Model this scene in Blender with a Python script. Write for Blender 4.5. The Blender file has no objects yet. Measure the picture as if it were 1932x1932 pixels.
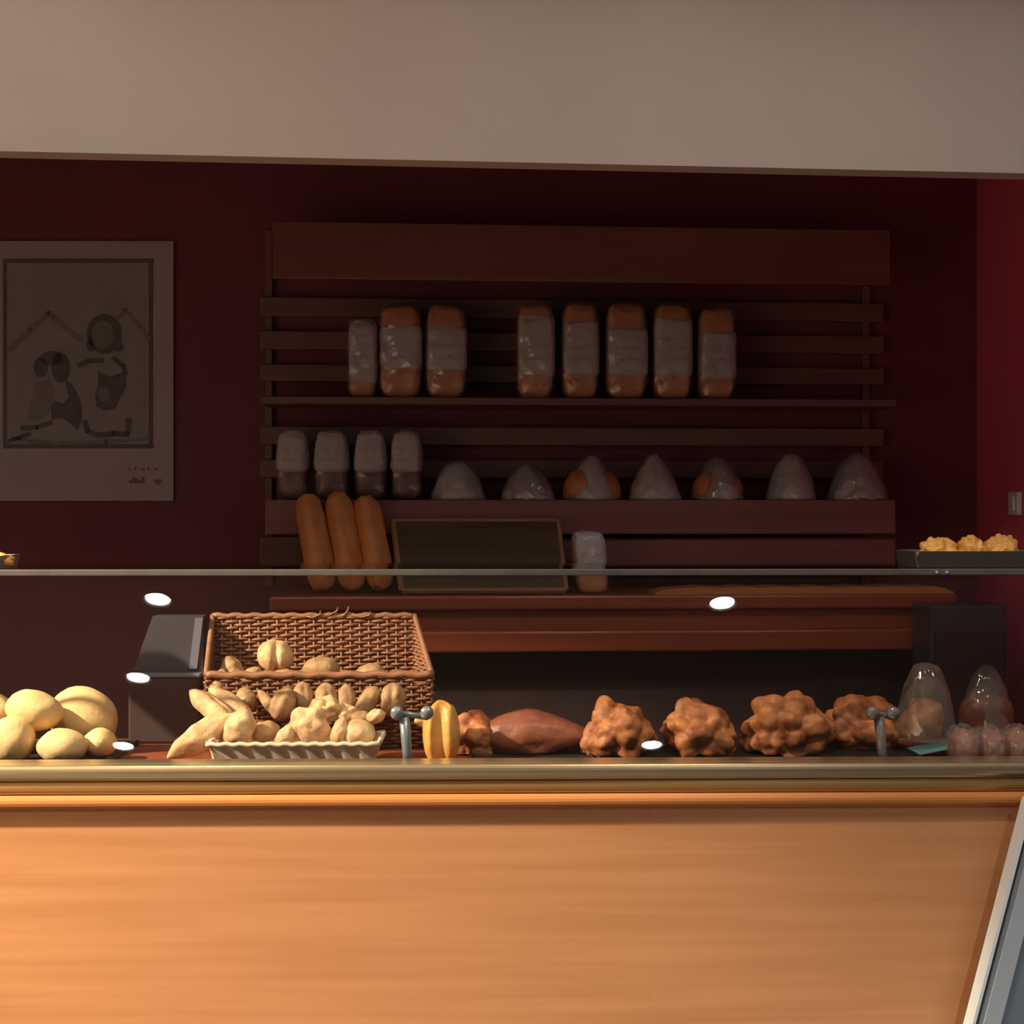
import bpy, bmesh, math, random
from mathutils import Vector, Matrix, Quaternion, noise

random.seed(7)
SC = bpy.context.scene
COL = SC.collection
PI = math.pi
F = 2500.0                       # focal length in pixels of the 1932 px frame
CAM_Z = 1.43

# ------------------------------------------------------------------ materials
MATS = {}

def new_mat(name):
    m = bpy.data.materials.new(name)
    m.use_nodes = True
    nt = m.node_tree
    nt.nodes.clear()
    out = nt.nodes.new('ShaderNodeOutputMaterial')
    MATS[name] = m
    return m, nt, out

def lk(nt, a, b):
    nt.links.new(a, b)

def mottled(name, c1, c2, scale=(8, 8, 8), rough=0.6, metallic=0.0, bump=0.0, bump_scale=60,
            detail=4, spec=0.5, lo=0.3, hi=0.7, coat=0.0):
    """principled surface whose colour drifts between c1 and c2 with object-space noise"""
    m, nt, out = new_mat(name)
    p = nt.nodes.new('ShaderNodeBsdfPrincipled')
    tc = nt.nodes.new('ShaderNodeTexCoord')
    mp = nt.nodes.new('ShaderNodeMapping')
    mp.inputs['Scale'].default_value = scale
    nz = nt.nodes.new('ShaderNodeTexNoise')
    nz.inputs['Scale'].default_value = 1.0
    nz.inputs['Detail'].default_value = detail
    rp = nt.nodes.new('ShaderNodeValToRGB')
    rp.color_ramp.elements[0].position = lo
    rp.color_ramp.elements[1].position = hi
    rp.color_ramp.elements[0].color = (*c1, 1)
    rp.color_ramp.elements[1].color = (*c2, 1)
    lk(nt, tc.outputs['Object'], mp.inputs['Vector'])
    lk(nt, mp.outputs['Vector'], nz.inputs['Vector'])
    lk(nt, nz.outputs['Fac'], rp.inputs['Fac'])
    lk(nt, rp.outputs['Color'], p.inputs['Base Color'])
    p.inputs['Roughness'].default_value = rough
    p.inputs['Metallic'].default_value = metallic
    p.inputs['Specular IOR Level'].default_value = spec
    p.inputs['Coat Weight'].default_value = coat
    p.inputs['Coat Roughness'].default_value = 0.15
    if bump:
        n2 = nt.nodes.new('ShaderNodeTexNoise')
        n2.inputs['Scale'].default_value = bump_scale
        n2.inputs['Detail'].default_value = 3
        b = nt.nodes.new('ShaderNodeBump')
        b.inputs['Strength'].default_value = bump
        b.inputs['Distance'].default_value = 0.004
        lk(nt, tc.outputs['Object'], n2.inputs['Vector'])
        lk(nt, n2.outputs['Fac'], b.inputs['Height'])
        lk(nt, b.outputs['Normal'], p.inputs['Normal'])
    lk(nt, p.outputs['BSDF'], out.inputs['Surface'])
    return m

def emitter(name, col, strength):
    m, nt, out = new_mat(name)
    e = nt.nodes.new('ShaderNodeEmission')
    e.inputs['Color'].default_value = (*col, 1)
    e.inputs['Strength'].default_value = strength
    lk(nt, e.outputs['Emission'], out.inputs['Surface'])
    return m

def glass(name, ior=1.45, tint=(0.97, 0.98, 0.97), rough=0.0):
    m, nt, out = new_mat(name)
    # Schlick reflectance, the same on both faces of the pane
    ge = nt.nodes.new('ShaderNodeNewGeometry')
    dt = nt.nodes.new('ShaderNodeVectorMath'); dt.operation = 'DOT_PRODUCT'
    lk(nt, ge.outputs['Incoming'], dt.inputs[0]); lk(nt, ge.outputs['Normal'], dt.inputs[1])
    def mth(op, a, b=None):
        n = nt.nodes.new('ShaderNodeMath'); n.operation = op
        for i, x in enumerate((a, b)):
            if x is None: continue
            if isinstance(x, (int, float)): n.inputs[i].default_value = x
            else: lk(nt, x, n.inputs[i])
        return n.outputs[0]
    c5 = mth('POWER', mth('SUBTRACT', 1.0, mth('ABSOLUTE', dt.outputs['Value'])), 5.0)
    r0 = ((ior - 1) / (ior + 1)) ** 2
    fac = mth('ADD', mth('MULTIPLY', c5, 1 - r0), r0)
    t = nt.nodes.new('ShaderNodeBsdfTransparent'); t.inputs['Color'].default_value = (*tint, 1)
    g = nt.nodes.new('ShaderNodeBsdfGlossy'); g.inputs['Roughness'].default_value = rough
    mx = nt.nodes.new('ShaderNodeMixShader')
    lk(nt, fac, mx.inputs['Fac'])
    lk(nt, t.outputs['BSDF'], mx.inputs[1]); lk(nt, g.outputs['BSDF'], mx.inputs[2])
    lk(nt, mx.outputs['Shader'], out.inputs['Surface'])
    return m

def film(name, white=0.07, gloss=0.07, col=(0.85, 0.85, 0.88), crinkle=30, rough=0.18, bump=0.9):
    """clear crinkled packing film"""
    m, nt, out = new_mat(name)
    t = nt.nodes.new('ShaderNodeBsdfTransparent')
    d = nt.nodes.new('ShaderNodeBsdfDiffuse'); d.inputs['Color'].default_value = (*col, 1)
    g = nt.nodes.new('ShaderNodeBsdfGlossy'); g.inputs['Roughness'].default_value = rough
    tc = nt.nodes.new('ShaderNodeTexCoord')
    vz = nt.nodes.new('ShaderNodeTexVoronoi'); vz.inputs['Scale'].default_value = crinkle
    b = nt.nodes.new('ShaderNodeBump'); b.inputs['Strength'].default_value = bump
    b.inputs['Distance'].default_value = 0.01
    lk(nt, tc.outputs['Object'], vz.inputs['Vector'])
    lk(nt, vz.outputs['Distance'], b.inputs['Height'])
    lk(nt, b.outputs['Normal'], g.inputs['Normal']); lk(nt, b.outputs['Normal'], d.inputs['Normal'])
    m1 = nt.nodes.new('ShaderNodeMixShader'); m1.inputs['Fac'].default_value = white
    m2 = nt.nodes.new('ShaderNodeMixShader'); m2.inputs['Fac'].default_value = gloss
    lk(nt, t.outputs['BSDF'], m1.inputs[1]); lk(nt, d.outputs['BSDF'], m1.inputs[2])
    lk(nt, m1.outputs['Shader'], m2.inputs[1]); lk(nt, g.outputs['BSDF'], m2.inputs[2])
    lk(nt, m2.outputs['Shader'], out.inputs['Surface'])
    return m

def printed_paper(name, base, ink, rough=0.5):
    """white wrapper with a faint band of grey print"""
    m, nt, out = new_mat(name)
    p = nt.nodes.new('ShaderNodeBsdfPrincipled'); p.inputs['Roughness'].default_value = rough
    tc = nt.nodes.new('ShaderNodeTexCoord')
    mp = nt.nodes.new('ShaderNodeMapping'); mp.inputs['Scale'].default_value = (60, 60, 95)
    nz = nt.nodes.new('ShaderNodeTexNoise'); nz.inputs['Scale'].default_value = 1; nz.inputs['Detail'].default_value = 2
    rp = nt.nodes.new('ShaderNodeValToRGB')
    rp.color_ramp.elements[0].position = 0.36; rp.color_ramp.elements[0].color = (*ink, 1)
    rp.color_ramp.elements[1].position = 0.52; rp.color_ramp.elements[1].color = (*base, 1)
    sx = nt.nodes.new('ShaderNodeSeparateXYZ')
    # print only inside a horizontal strip of the wrapper
    a = nt.nodes.new('ShaderNodeMath'); a.operation = 'SUBTRACT'; a.inputs[1].default_value = 0.45
    ab = nt.nodes.new('ShaderNodeMath'); ab.operation = 'ABSOLUTE'
    lt = nt.nodes.new('ShaderNodeMath'); lt.operation = 'LESS_THAN'; lt.inputs[1].default_value = 0.2
    mix = nt.nodes.new('ShaderNodeMix'); mix.data_type = 'RGBA'
    mix.inputs[6].default_value = (*base, 1)
    lk(nt, tc.outputs['Object'], mp.inputs['Vector']); lk(nt, mp.outputs['Vector'], nz.inputs['Vector'])
    lk(nt, nz.outputs['Fac'], rp.inputs['Fac'])
    lk(nt, tc.outputs['Generated'], sx.inputs['Vector']); lk(nt, sx.outputs['Z'], a.inputs[0])
    lk(nt, a.outputs[0], ab.inputs[0]); lk(nt, ab.outputs[0], lt.inputs[0])
    lk(nt, lt.outputs[0], mix.inputs['Factor']); lk(nt, rp.outputs['Color'], mix.inputs[7])
    lk(nt, mix.outputs[2], p.inputs['Base Color'])
    lk(nt, p.outputs['BSDF'], out.inputs['Surface'])
    return m

M_plaster = mottled('beige_plaster', (0.58, 0.50, 0.455), (0.62, 0.54, 0.49), (3, 3, 3), 0.9, bump=0.15, bump_scale=180)
M_ceiling = mottled('ceiling_paint', (0.62, 0.58, 0.53), (0.66, 0.62, 0.57), (3, 3, 3), 0.9)
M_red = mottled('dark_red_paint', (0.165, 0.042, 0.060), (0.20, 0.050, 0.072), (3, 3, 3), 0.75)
M_redside = mottled('lit_red_paint', (0.72, 0.10, 0.19), (0.78, 0.11, 0.205), (3, 3, 3), 0.7)  # raised red stands in for the stronger light on the side wall
M_floor = mottled('brown_floor_tile', (0.055, 0.04, 0.035), (0.075, 0.055, 0.045), (4, 4, 4), 0.5)
M_panel = mottled('orange_cherry_wood', (0.56, 0.255, 0.112), (0.67, 0.328, 0.155), (1.6, 4, 34), 0.42, detail=6, spec=0.35)
M_mould = mottled('orange_cherry_moulding', (0.50, 0.19, 0.055), (0.58, 0.235, 0.075), (1.6, 20, 30), 0.28, detail=5)
M_shelfwood = mottled('red_brown_shelf_wood', (0.20, 0.074, 0.068), (0.25, 0.092, 0.084), (1.6, 10, 40), 0.38, detail=6)
M_slat = mottled('dull_brown_slat_wood', (0.17, 0.080, 0.064), (0.21, 0.10, 0.078), (1.6, 10, 40), 0.5, detail=6)
M_backwood = mottled('red_counter_wood', (0.30, 0.062, 0.028), (0.37, 0.085, 0.038), (1.6, 10, 40), 0.3, detail=6)
M_deck = mottled('red_brown_deck_wood', (0.22, 0.055, 0.025), (0.29, 0.08, 0.035), (2, 30, 30), 0.35)
M_plinth = mottled('dark_plinth', (0.055, 0.032, 0.034), (0.07, 0.040, 0.042), (5, 5, 5), 0.8, spec=0.15)
M_rail = mottled('brushed_brass_metal', (0.54, 0.43, 0.27), (0.60, 0.48, 0.30), (1, 200, 200), 0.28, metallic=0.85)
M_brassdark = mottled('bronze_strip_metal', (0.50, 0.28, 0.10), (0.56, 0.32, 0.12), (1, 200, 200), 0.35, metallic=0.6)
M_chrome = mottled('grey_blue_metal', (0.19, 0.215, 0.25), (0.23, 0.26, 0.30), (10, 10, 10), 0.3, metallic=0.25)
M_clear = mottled('clear_grey_plastic', (0.24, 0.22, 0.23), (0.3, 0.28, 0.29), (10, 10, 10), 0.12, metallic=0.3)
M_alu = mottled('cool_lit_aluminium', (0.78, 0.88, 0.97), (0.82, 0.92, 1.0), (10, 10, 10), 0.35)  # blue tint puts the cool light on the edge into the colour
M_alugrey = mottled('satin_aluminium', (0.50, 0.56, 0.62), (0.56, 0.62, 0.68), (10, 10, 3), 0.4, metallic=0.2)
M_greypanel = mottled('slate_grey_panel', (0.20, 0.24, 0.27), (0.23, 0.27, 0.30), (4, 4, 4), 0.4)
M_seal = mottled('dark_rubber_seal', (0.04, 0.045, 0.05), (0.05, 0.055, 0.06), (10, 10, 10), 0.6)
M_black = mottled('black_tray_enamel', (0.018, 0.016, 0.017), (0.026, 0.022, 0.023), (20, 20, 20), 0.4)
M_greytray = mottled('dark_grey_tray', (0.075, 0.070, 0.066), (0.095, 0.09, 0.085), (20, 20, 20), 0.4)
M_darkbin = mottled('dark_blue_grey_plastic', (0.05, 0.045, 0.06), (0.065, 0.058, 0.078), (6, 6, 6), 0.35)
M_bluegrey = mottled('blue_grey_plastic', (0.14, 0.14, 0.19), (0.18, 0.18, 0.24), (6, 6, 6), 0.3)
M_teal = mottled('teal_plastic', (0.13, 0.30, 0.33), (0.17, 0.36, 0.39), (10, 10, 10), 0.4)
M_white = mottled('white_plastic', (0.7, 0.72, 0.76), (0.75, 0.77, 0.81), (10, 10, 10), 0.4)
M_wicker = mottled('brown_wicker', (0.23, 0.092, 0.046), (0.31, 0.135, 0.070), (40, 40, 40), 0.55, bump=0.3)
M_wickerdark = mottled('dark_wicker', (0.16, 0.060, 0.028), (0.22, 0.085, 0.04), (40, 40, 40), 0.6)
M_woven = mottled('cream_woven_plastic', (0.62, 0.52, 0.40), (0.72, 0.62, 0.50), (40, 40, 40), 0.5)
M_pale = mottled('pale_floured_crust', (0.68, 0.44, 0.19), (0.80, 0.58, 0.30), (14, 14, 14), 0.65, bump=0.2, bump_scale=120)
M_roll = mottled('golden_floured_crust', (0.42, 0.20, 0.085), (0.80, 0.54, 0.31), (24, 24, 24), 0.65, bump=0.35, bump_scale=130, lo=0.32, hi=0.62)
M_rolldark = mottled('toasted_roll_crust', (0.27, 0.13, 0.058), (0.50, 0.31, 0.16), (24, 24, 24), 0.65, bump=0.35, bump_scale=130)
M_knot = mottled('bright_golden_crust', (0.60, 0.27, 0.055), (0.86, 0.50, 0.16), (22, 22, 22), 0.45, bump=0.25, bump_scale=90)
M_lump = mottled('glazed_orange_crust', (0.27, 0.068, 0.022), (0.62, 0.24, 0.085), (26, 26, 26), 0.55, bump=0.3, bump_scale=80, lo=0.34, hi=0.66)
M_brown = mottled('dark_brown_crust', (0.20, 0.055, 0.030), (0.28, 0.085, 0.048), (18, 18, 18), 0.45, bump=0.3, bump_scale=80)
M_tin = mottled('orange_tin_loaf_crust', (0.50, 0.17, 0.05), (0.66, 0.27, 0.09), (14, 14, 14), 0.55, bump=0.2)
M_darkloaf = mottled('dark_rye_crust', (0.14, 0.045, 0.03), (0.19, 0.065, 0.04), (14, 14, 14), 0.5)
M_pinkroll = mottled('pinkish_brown_crust', (0.34, 0.15, 0.11), (0.44, 0.21, 0.16), (18, 18, 18), 0.6)
M_paper = printed_paper('printed_white_paper', (0.50, 0.46, 0.49), (0.39, 0.36, 0.385))
M_film = film('clear_bag_film')
M_filmmilky = film('milky_bag_film', 0.35, 0.2, (0.6, 0.56, 0.58), 22)
M_filmdome = film('clear_grey_bag_film', 0.16, 0.12, (0.62, 0.54, 0.50), 14, 0.03, 0.10)
M_poster = mottled('off_white_poster_paper', (0.42, 0.36, 0.41), (0.46, 0.40, 0.45), (4, 4, 4), 0.7)
M_print = mottled('grey_printed_paper', (0.28, 0.265, 0.28), (0.33, 0.31, 0.33), (16, 16, 16), 0.7)
M_ink = mottled('dark_grey_ink', (0.11, 0.095, 0.10), (0.15, 0.13, 0.135), (30, 30, 30), 0.7)
M_inklight = mottled('mid_grey_ink', (0.20, 0.18, 0.185), (0.25, 0.22, 0.23), (30, 30, 30), 0.7)
M_redink = mottled('dull_red_ink', (0.26, 0.10, 0.13), (0.30, 0.12, 0.15), (30, 30, 30), 0.7)
M_olive = mottled('dark_olive_panel', (0.060, 0.036, 0.018), (0.085, 0.052, 0.026), (3, 30, 60), 0.35)
M_frame = mottled('worn_light_wood_frame', (0.26, 0.13, 0.06), (0.34, 0.18, 0.085), (8, 8, 30), 0.5)
M_glass = glass('clear_glass')
M_glassedge = mottled('ground_glass_edge', (0.09, 0.08, 0.078), (0.11, 0.10, 0.095), (20, 20, 20), 0.45, spec=0.3)
M_warm = emitter('warm_lamp_lens', (1.0, 0.93, 0.82), 60)
M_cool = emitter('cool_lamp_lens', (0.86, 0.94, 1.0), 90)
M_lamp_ring = mottled('white_lamp_ring', (0.75, 0.75, 0.75), (0.8, 0.8, 0.8), (10, 10, 10), 0.4)

# ------------------------------------------------------------------ mesh building
class MB:
    def __init__(s):
        s.bm = bmesh.new()
    def box(s, c, d, bevel=0.0, rot=None, seg=2):
        t = bmesh.new()
        bmesh.ops.create_cube(t, size=1.0)
        for v in t.verts:
            v.co = Vector((v.co.x * d[0], v.co.y * d[1], v.co.z * d[2]))
        if bevel:
            bmesh.ops.bevel(t, geom=t.edges[:], offset=bevel, segments=seg, affect='EDGES', profile=0.5)
        for v in t.verts:
            co = v.co
            if rot is not None:
                co = rot @ co
            v.co = co + Vector(c)
        s._merge(t)
        return s
    def _merge(s, t):
        mp = {}
        for v in t.verts:
            mp[v] = s.bm.verts.new(v.co)
        for f in t.faces:
            try:
                s.bm.faces.new([mp[v] for v in f.verts])
            except ValueError:
                pass
        t.free()
    def prism_x(s, prof, x0, x1):
        """closed (y,z) profile swept along x"""
        a = [s.bm.verts.new((x0, y, z)) for y, z in prof]
        b = [s.bm.verts.new((x1, y, z)) for y, z in prof]
        n = len(prof)
        for i in range(n):
            j = (i + 1) % n
            s.bm.faces.new((a[i], a[j], b[j], b[i]))
        s.bm.faces.new(a[::-1]); s.bm.faces.new(b)
        return s
    def plate(s, pts, y0, y1):
        """closed (x,z) outline with depth from y0 to y1"""
        a = [s.bm.verts.new((x, y0, z)) for x, z in pts]
        b = [s.bm.verts.new((x, y1, z)) for x, z in pts]
        n = len(pts)
        for i in range(n):
            j = (i + 1) % n
            s.bm.faces.new((a[i], a[j], b[j], b[i]))
        s.bm.faces.new(a[::-1]); s.bm.faces.new(b)
        return s
    def tube(s, pts, r, n=8, closed=False):
        pts = [Vector(p) for p in pts]
        rings = []
        m = len(pts)
        rr = r if isinstance(r, (list, tuple)) else [r] * m
        ref = Vector((0, 0, 1))
        for i, p in enumerate(pts):
            if closed:
                d = pts[(i + 1) % m] - pts[(i - 1) % m]
            else:
                d = pts[min(i + 1, m - 1)] - pts[max(i - 1, 0)]
            d.normalize()
            up = ref if abs(d.dot(ref)) < 0.9 else Vector((0, 1, 0))
            sx = d.cross(up).normalized(); sy = sx.cross(d).normalized()
            rings.append([s.bm.verts.new(p + rr[i] * (math.cos(2 * PI * k / n) * sx + math.sin(2 * PI * k / n) * sy)) for k in range(n)])
        for i in range(m if closed else m - 1):
            A, B = rings[i], rings[(i + 1) % m]
            for k in range(n):
                s.bm.faces.new((A[k], A[(k + 1) % n], B[(k + 1) % n], B[k]))
        if not closed:
            s.bm.faces.new(rings[0][::-1]); s.bm.faces.new(rings[-1])
        return s
    def lathe(s, prof, n=24, c=(0, 0, 0)):
        rings = []
        for r, z in prof:
            rings.append([s.bm.verts.new((c[0] + r * math.cos(2 * PI * k / n), c[1] + r * math.sin(2 * PI * k / n), c[2] + z)) for k in range(n)])
        for A, B in zip(rings, rings[1:]):
            for k in range(n):
                s.bm.faces.new((A[k], A[(k + 1) % n], B[(k + 1) % n], B[k]))
        s.bm.faces.new(rings[0][::-1]); s.bm.faces.new(rings[-1])
        return s
    def blob(s, fn, sub=4, mat=None):
        t = bmesh.new()
        bmesh.ops.create_icosphere(t, subdivisions=sub, radius=1.0)
        for v in t.verts:
            co = fn(v.co.normalized())
            v.co = mat @ co if mat is not None else co
        s._merge(t)
        return s

def build(name, mb, material, parent=None, smooth=False, loc=None, quat=None, rz=None):
    me = bpy.data.meshes.new(name)
    bmesh.ops.recalc_face_normals(mb.bm, faces=mb.bm.faces[:])
    mb.bm.to_mesh(me); mb.bm.free()
    me.materials.append(material)
    if smooth:
        for p in me.polygons:
            p.use_smooth = True
    o = bpy.data.objects.new(name, me)
    COL.objects.link(o)
    if parent is not None:
        o.parent = parent
    if loc is not None:
        o.location = loc
    if quat is not None:
        o.rotation_mode = 'QUATERNION'; o.rotation_quaternion = quat
    if rz is not None:
        o.rotation_euler = (0, 0, rz)
    return o

def tag(o, label, cat, group=None):
    o['label'] = label; o['category'] = cat
    if group:
        o['group'] = group
    return o

def thing(name, label, cat, loc=(0, 0, 0), rz=0.0, group=None):
    o = bpy.data.objects.new(name, None)
    COL.objects.link(o)
    o.empty_display_size = 0.05
    o.location = loc; o.rotation_euler = (0, 0, rz)
    return tag(o, label, cat, group)

def struct(name, mb, material, **kw):
    o = build(name, mb, material, **kw)
    o['kind'] = 'structure'
    return o

# ------------------------------------------------------------------ frames of reference
def P(px, py, Y):
    """the point at distance Y in front of the viewer seen at a pixel"""
    return Vector(((px - 966) / F * Y, Y, CAM_Z - (py - 966) / F * Y))

class Frame:
    """a vertical plane (a wall, the counter front); u along it, v out of it towards the room"""
    def __init__(s, oy, ang):
        s.o = Vector((0, oy)); s.a = ang
        s.t = Vector((math.cos(ang), math.sin(ang))); s.n = Vector((math.sin(ang), -math.cos(ang)))
    def w(s, u, v, z):
        q = s.o + s.t * u + s.n * v
        return Vector((q.x, q.y, z))
    def uz(s, px, py, v):
        d = Vector(((px - 966) / F, 1.0))
        k = (v + s.o.dot(s.n)) / d.dot(s.n)
        q = d * k
        return (q - s.o).dot(s.t), CAM_Z - (py - 966) / F * k
    def u(s, px, v):
        return s.uz(px, 966, v)[0]
    def z(s, py, v, px=966):
        return s.uz(px, py, v)[1]

W = Frame(3.95, math.radians(3.7))       # back wall
C = Frame(2.50, math.radians(1.1))       # counter front
S = Frame(2.60, math.radians(4.7))       # dropped bulkhead

# ------------------------------------------------------------------ camera
cam = bpy.data.cameras.new('camera')
cam.sensor_width = 36.0
cam.lens = 36.0 * F / 1932.0
cam.clip_start = 0.05
co = bpy.data.objects.new('camera', cam)
COL.objects.link(co)
co.location = (0, 0, CAM_Z)
co.rotation_euler = (math.radians(90), 0, 0)
SC.camera = co

# ------------------------------------------------------------------ the setting
CEIL = 2.75
struct('floor', MB().box((0, 0.7, -0.05), (6.4, 7.6, 0.1)), M_floor)
struct('ceiling', MB().box((0, 0.7, CEIL + 0.05), (6.4, 7.6, 0.1)), M_ceiling)
uc = W.u(1843, 0.0)                       # the inner corner with the side wall
m = MB(); m.box((-0.9 + (uc - 1.4) / 2 + 0.1, 0.05, CEIL / 2), (uc + 3.2 + 0.0, 0.1, CEIL))
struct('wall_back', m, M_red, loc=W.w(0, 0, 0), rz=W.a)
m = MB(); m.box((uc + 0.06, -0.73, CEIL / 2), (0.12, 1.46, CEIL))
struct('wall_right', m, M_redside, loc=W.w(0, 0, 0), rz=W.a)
struct('wall_left', MB().box((-2.95, 0.7, CEIL / 2), (0.1, 7.0, CEIL)), M_plaster)
# bulkhead hanging from the ceiling over the counter
zb = S.z(306, 0.0)
m = MB(); m.box((0, 0.025, (zb + CEIL) / 2), (4.6, 0.05, CEIL - zb))
struct('wall_bulkhead', m, M_plaster, loc=S.w(0, 0, 0), rz=S.a)

# ------------------------------------------------------------------ poster
VP = 0.012
t = thing('poster', 'pale illustrated poster with a dark bordered drawing on the dark red wall', 'poster',
          W.w(W.u(150, VP), 0, W.z(945, VP, 150)), W.a)
pu, pz = W.u(150, VP), W.z(945, VP, 150)
def pp(px, py):
    u, z = W.uz(px, py, VP)
    return (u - pu, z - pz)
def rect(x0, y0, x1, y1):
    return [pp(x0, y1), pp(x1, y1), pp(x1, y0), pp(x0, y0)]
build('sheet', MB().plate(rect(-22, 455, 327, 945), -0.012, -0.001), M_poster, t)
build('picture_area', MB().plate(rect(12, 493, 284, 842), -0.0135, -0.0118), M_print, t)
m = MB()
for r in ((6, 488, 290, 496), (6, 838, 290, 846), (6, 496, 13, 838), (281, 496, 288, 838)):
    m.plate(rect(*r), -0.0145, -0.0119)
build('border_line', m, M_ink, t)
def stroke(m, pts, w, y0=-0.0155, y1=-0.0134):
    for (a, b) in zip(pts, pts[1:]):
        a, b = Vector(a), Vector(b)
        n = Vector((-(b - a).y, (b - a).x)).normalized() * w / 2
        e = (b - a).normalized() * w * 0.3
        m.plate([pp(*(a - n - e)), pp(*(b - n + e)), pp(*(b + n + e)), pp(*(a + n - e))], y0, y1)
def oval(m, cx, cy, rx, ry, y0=-0.0155, y1=-0.0134, n=20, rot=0.0):
    pts = []
    for k in range(n):
        a = -2 * PI * k / n
        x, y = rx * math.cos(a), ry * math.sin(a)
        pts.append(pp(cx + x * math.cos(rot) - y * math.sin(rot), cy + x * math.sin(rot) + y * math.cos(rot)))
    m.plate(pts, y0, y1)
def poly(m, pts, y0=-0.0155, y1=-0.0134):
    m.plate([pp(*p) for p in pts], y0, y1)
for pts, wd, nm in (([(18, 660), (58, 622), (92, 590), (122, 618), (150, 640)], 9, 'left_peak_line'),
                    ([(222, 600), (236, 585), (262, 614), (282, 640)], 8, 'right_peak_line'),
                    ([(24, 826), (60, 833), (120, 836), (200, 834), (276, 828)], 7, 'ground_line')):
    m = MB(); stroke(m, pts, wd); build(nm.split('_', 1)[1] if nm != 'ground_line' else nm, m, M_inklight, t)
m = MB()                                   # standing child on the right
oval(m, 197, 630, 33, 38)
oval(m, 224, 655, 9, 9); oval(m, 172, 650, 8, 14)
stroke(m, [(149, 690), (168, 681), (192, 680)], 9)
stroke(m, [(214, 676), (232, 690), (238, 706)], 8)
poly(m, [(184, 700), (208, 712), (236, 700), (238, 730), (226, 752), (216, 772), (196, 775), (182, 766), (180, 745), (186, 725)])
stroke(m, [(160, 796), (166, 814), (184, 822), (214, 818), (240, 820), (243, 792)], 10)
standing = build('standing_figure', m, M_ink, t)
m = MB(); oval(m, 195, 632, 21, 27, -0.0168, -0.0154); build('face', m, M_inklight, standing)
m = MB(); oval(m, 197, 744, 13, 13, -0.0168, -0.0154); build('light_patch', m, M_inklight, standing)
m = MB()                                   # seated child on the left
oval(m, 77, 693, 13, 19); oval(m, 115, 694, 17, 28)
oval(m, 98, 676, 22, 14)
poly(m, [(122, 716), (136, 726), (152, 756), (155, 788), (146, 812), (132, 798), (118, 788), (98, 792), (96, 770), (104, 756), (120, 762), (130, 748)])
stroke(m, [(42, 808), (70, 806), (96, 798)], 9)
stroke(m, [(18, 832), (36, 826), (56, 818)], 8)
seated = build('seated_figure', m, M_ink, t)
m = MB(); poly(m, [(66, 722), (92, 716), (104, 740), (92, 780), (72, 795), (52, 790), (60, 750)], -0.0150, -0.0133)
build('light_blouse', m, M_inklight, seated)
m = MB()                                   # the small signature and heart in the margin
x = 244
for i, wd in enumerate((7, 4, 9, 5, 8)):
    h = 6 + 3 * ((i * 5) % 3)
    m.plate(rect(x, 912 - h, x + wd * 0.7, 912), -0.0135, -0.0118)
    x += wd * 0.9
build('signature', m, M_redink, t)
m = MB()
for i, wd in enumerate((9, 5, 12, 6, 14)):
    m.plate(rect(242 + i * 12, 884 - (i % 2) * 3, 242 + i * 12 + wd * 0.6, 887), -0.0135, -0.0118)
build('small_print', m, M_redink, t)
m = MB(); poly(m, [(290, 907), (294, 903), (298, 906), (302, 903), (306, 907), (298, 916)][::-1], -0.0135, -0.0118)
build('heart_mark', m, M_redink, t)

# ------------------------------------------------------------------ bread shelf on the back wall
t = thing('bread_shelf', 'dark wooden slatted bread shelf hung on the dark red back wall', 'shelf', W.w(0, 0, 0), W.a)
VH, VS, VF = 0.27, 0.22, 0.25
def wall_board(name, px0, px1, py0, py1, v0, v1, mat_, par=t, bev=0.003):
    u0, u1 = W.u(px0, v1), W.u(px1, v1)
    z0, z1 = W.z(py1, v1), W.z(py0, v1)
    return build(name, MB().box(((u0 + u1) / 2, -(v0 + v1) / 2, (z0 + z1) / 2), (u1 - u0, v1 - v0, z1 - z0), bev), mat_, par)
wall_board('header_board', 514, 1680, 424, 530, VH - 0.022, VH, M_shelfwood)
u0, u1 = W.u(516, VH), W.u(1678, VH)
zt = W.z(424, VH)
build('header_top', MB().box(((u0 + u1) / 2, -(VH - 0.022) / 2 - 0.002, zt - 0.012), (u1 - u0, VH - 0.026, 0.02), 0.002), M_slat, t)
for a, b in ((565, 600), (628, 662), (690, 722), (806, 840), (868, 902), (1012, 1066)):
    wall_board('slat', 490, 1668, a, b, 0.022, 0.040, M_slat)
for a, b in ((500, 514), (1628, 1642)):
    wall_board('upright', a, b, 440, 1104, 0.002, 0.022, M_slat)
SH1 = W.z(750, VS)
wall_board('shelf_board', 492, 1692, 750, 764, 0.042, VS, M_slat)
SH2 = W.z(943, VF)
wall_board('shelf_board', 498, 1690, 943, 952, 0.042, VF - 0.018, M_shelfwood)
wall_board('shelf_fascia', 500, 1690, 943, 1008, VF - 0.018, VF, M_shelfwood)

wall_board('lower_fascia', 742, 1690, 1016, 1068, 0.20, 0.218, M_shelfwood)

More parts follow.
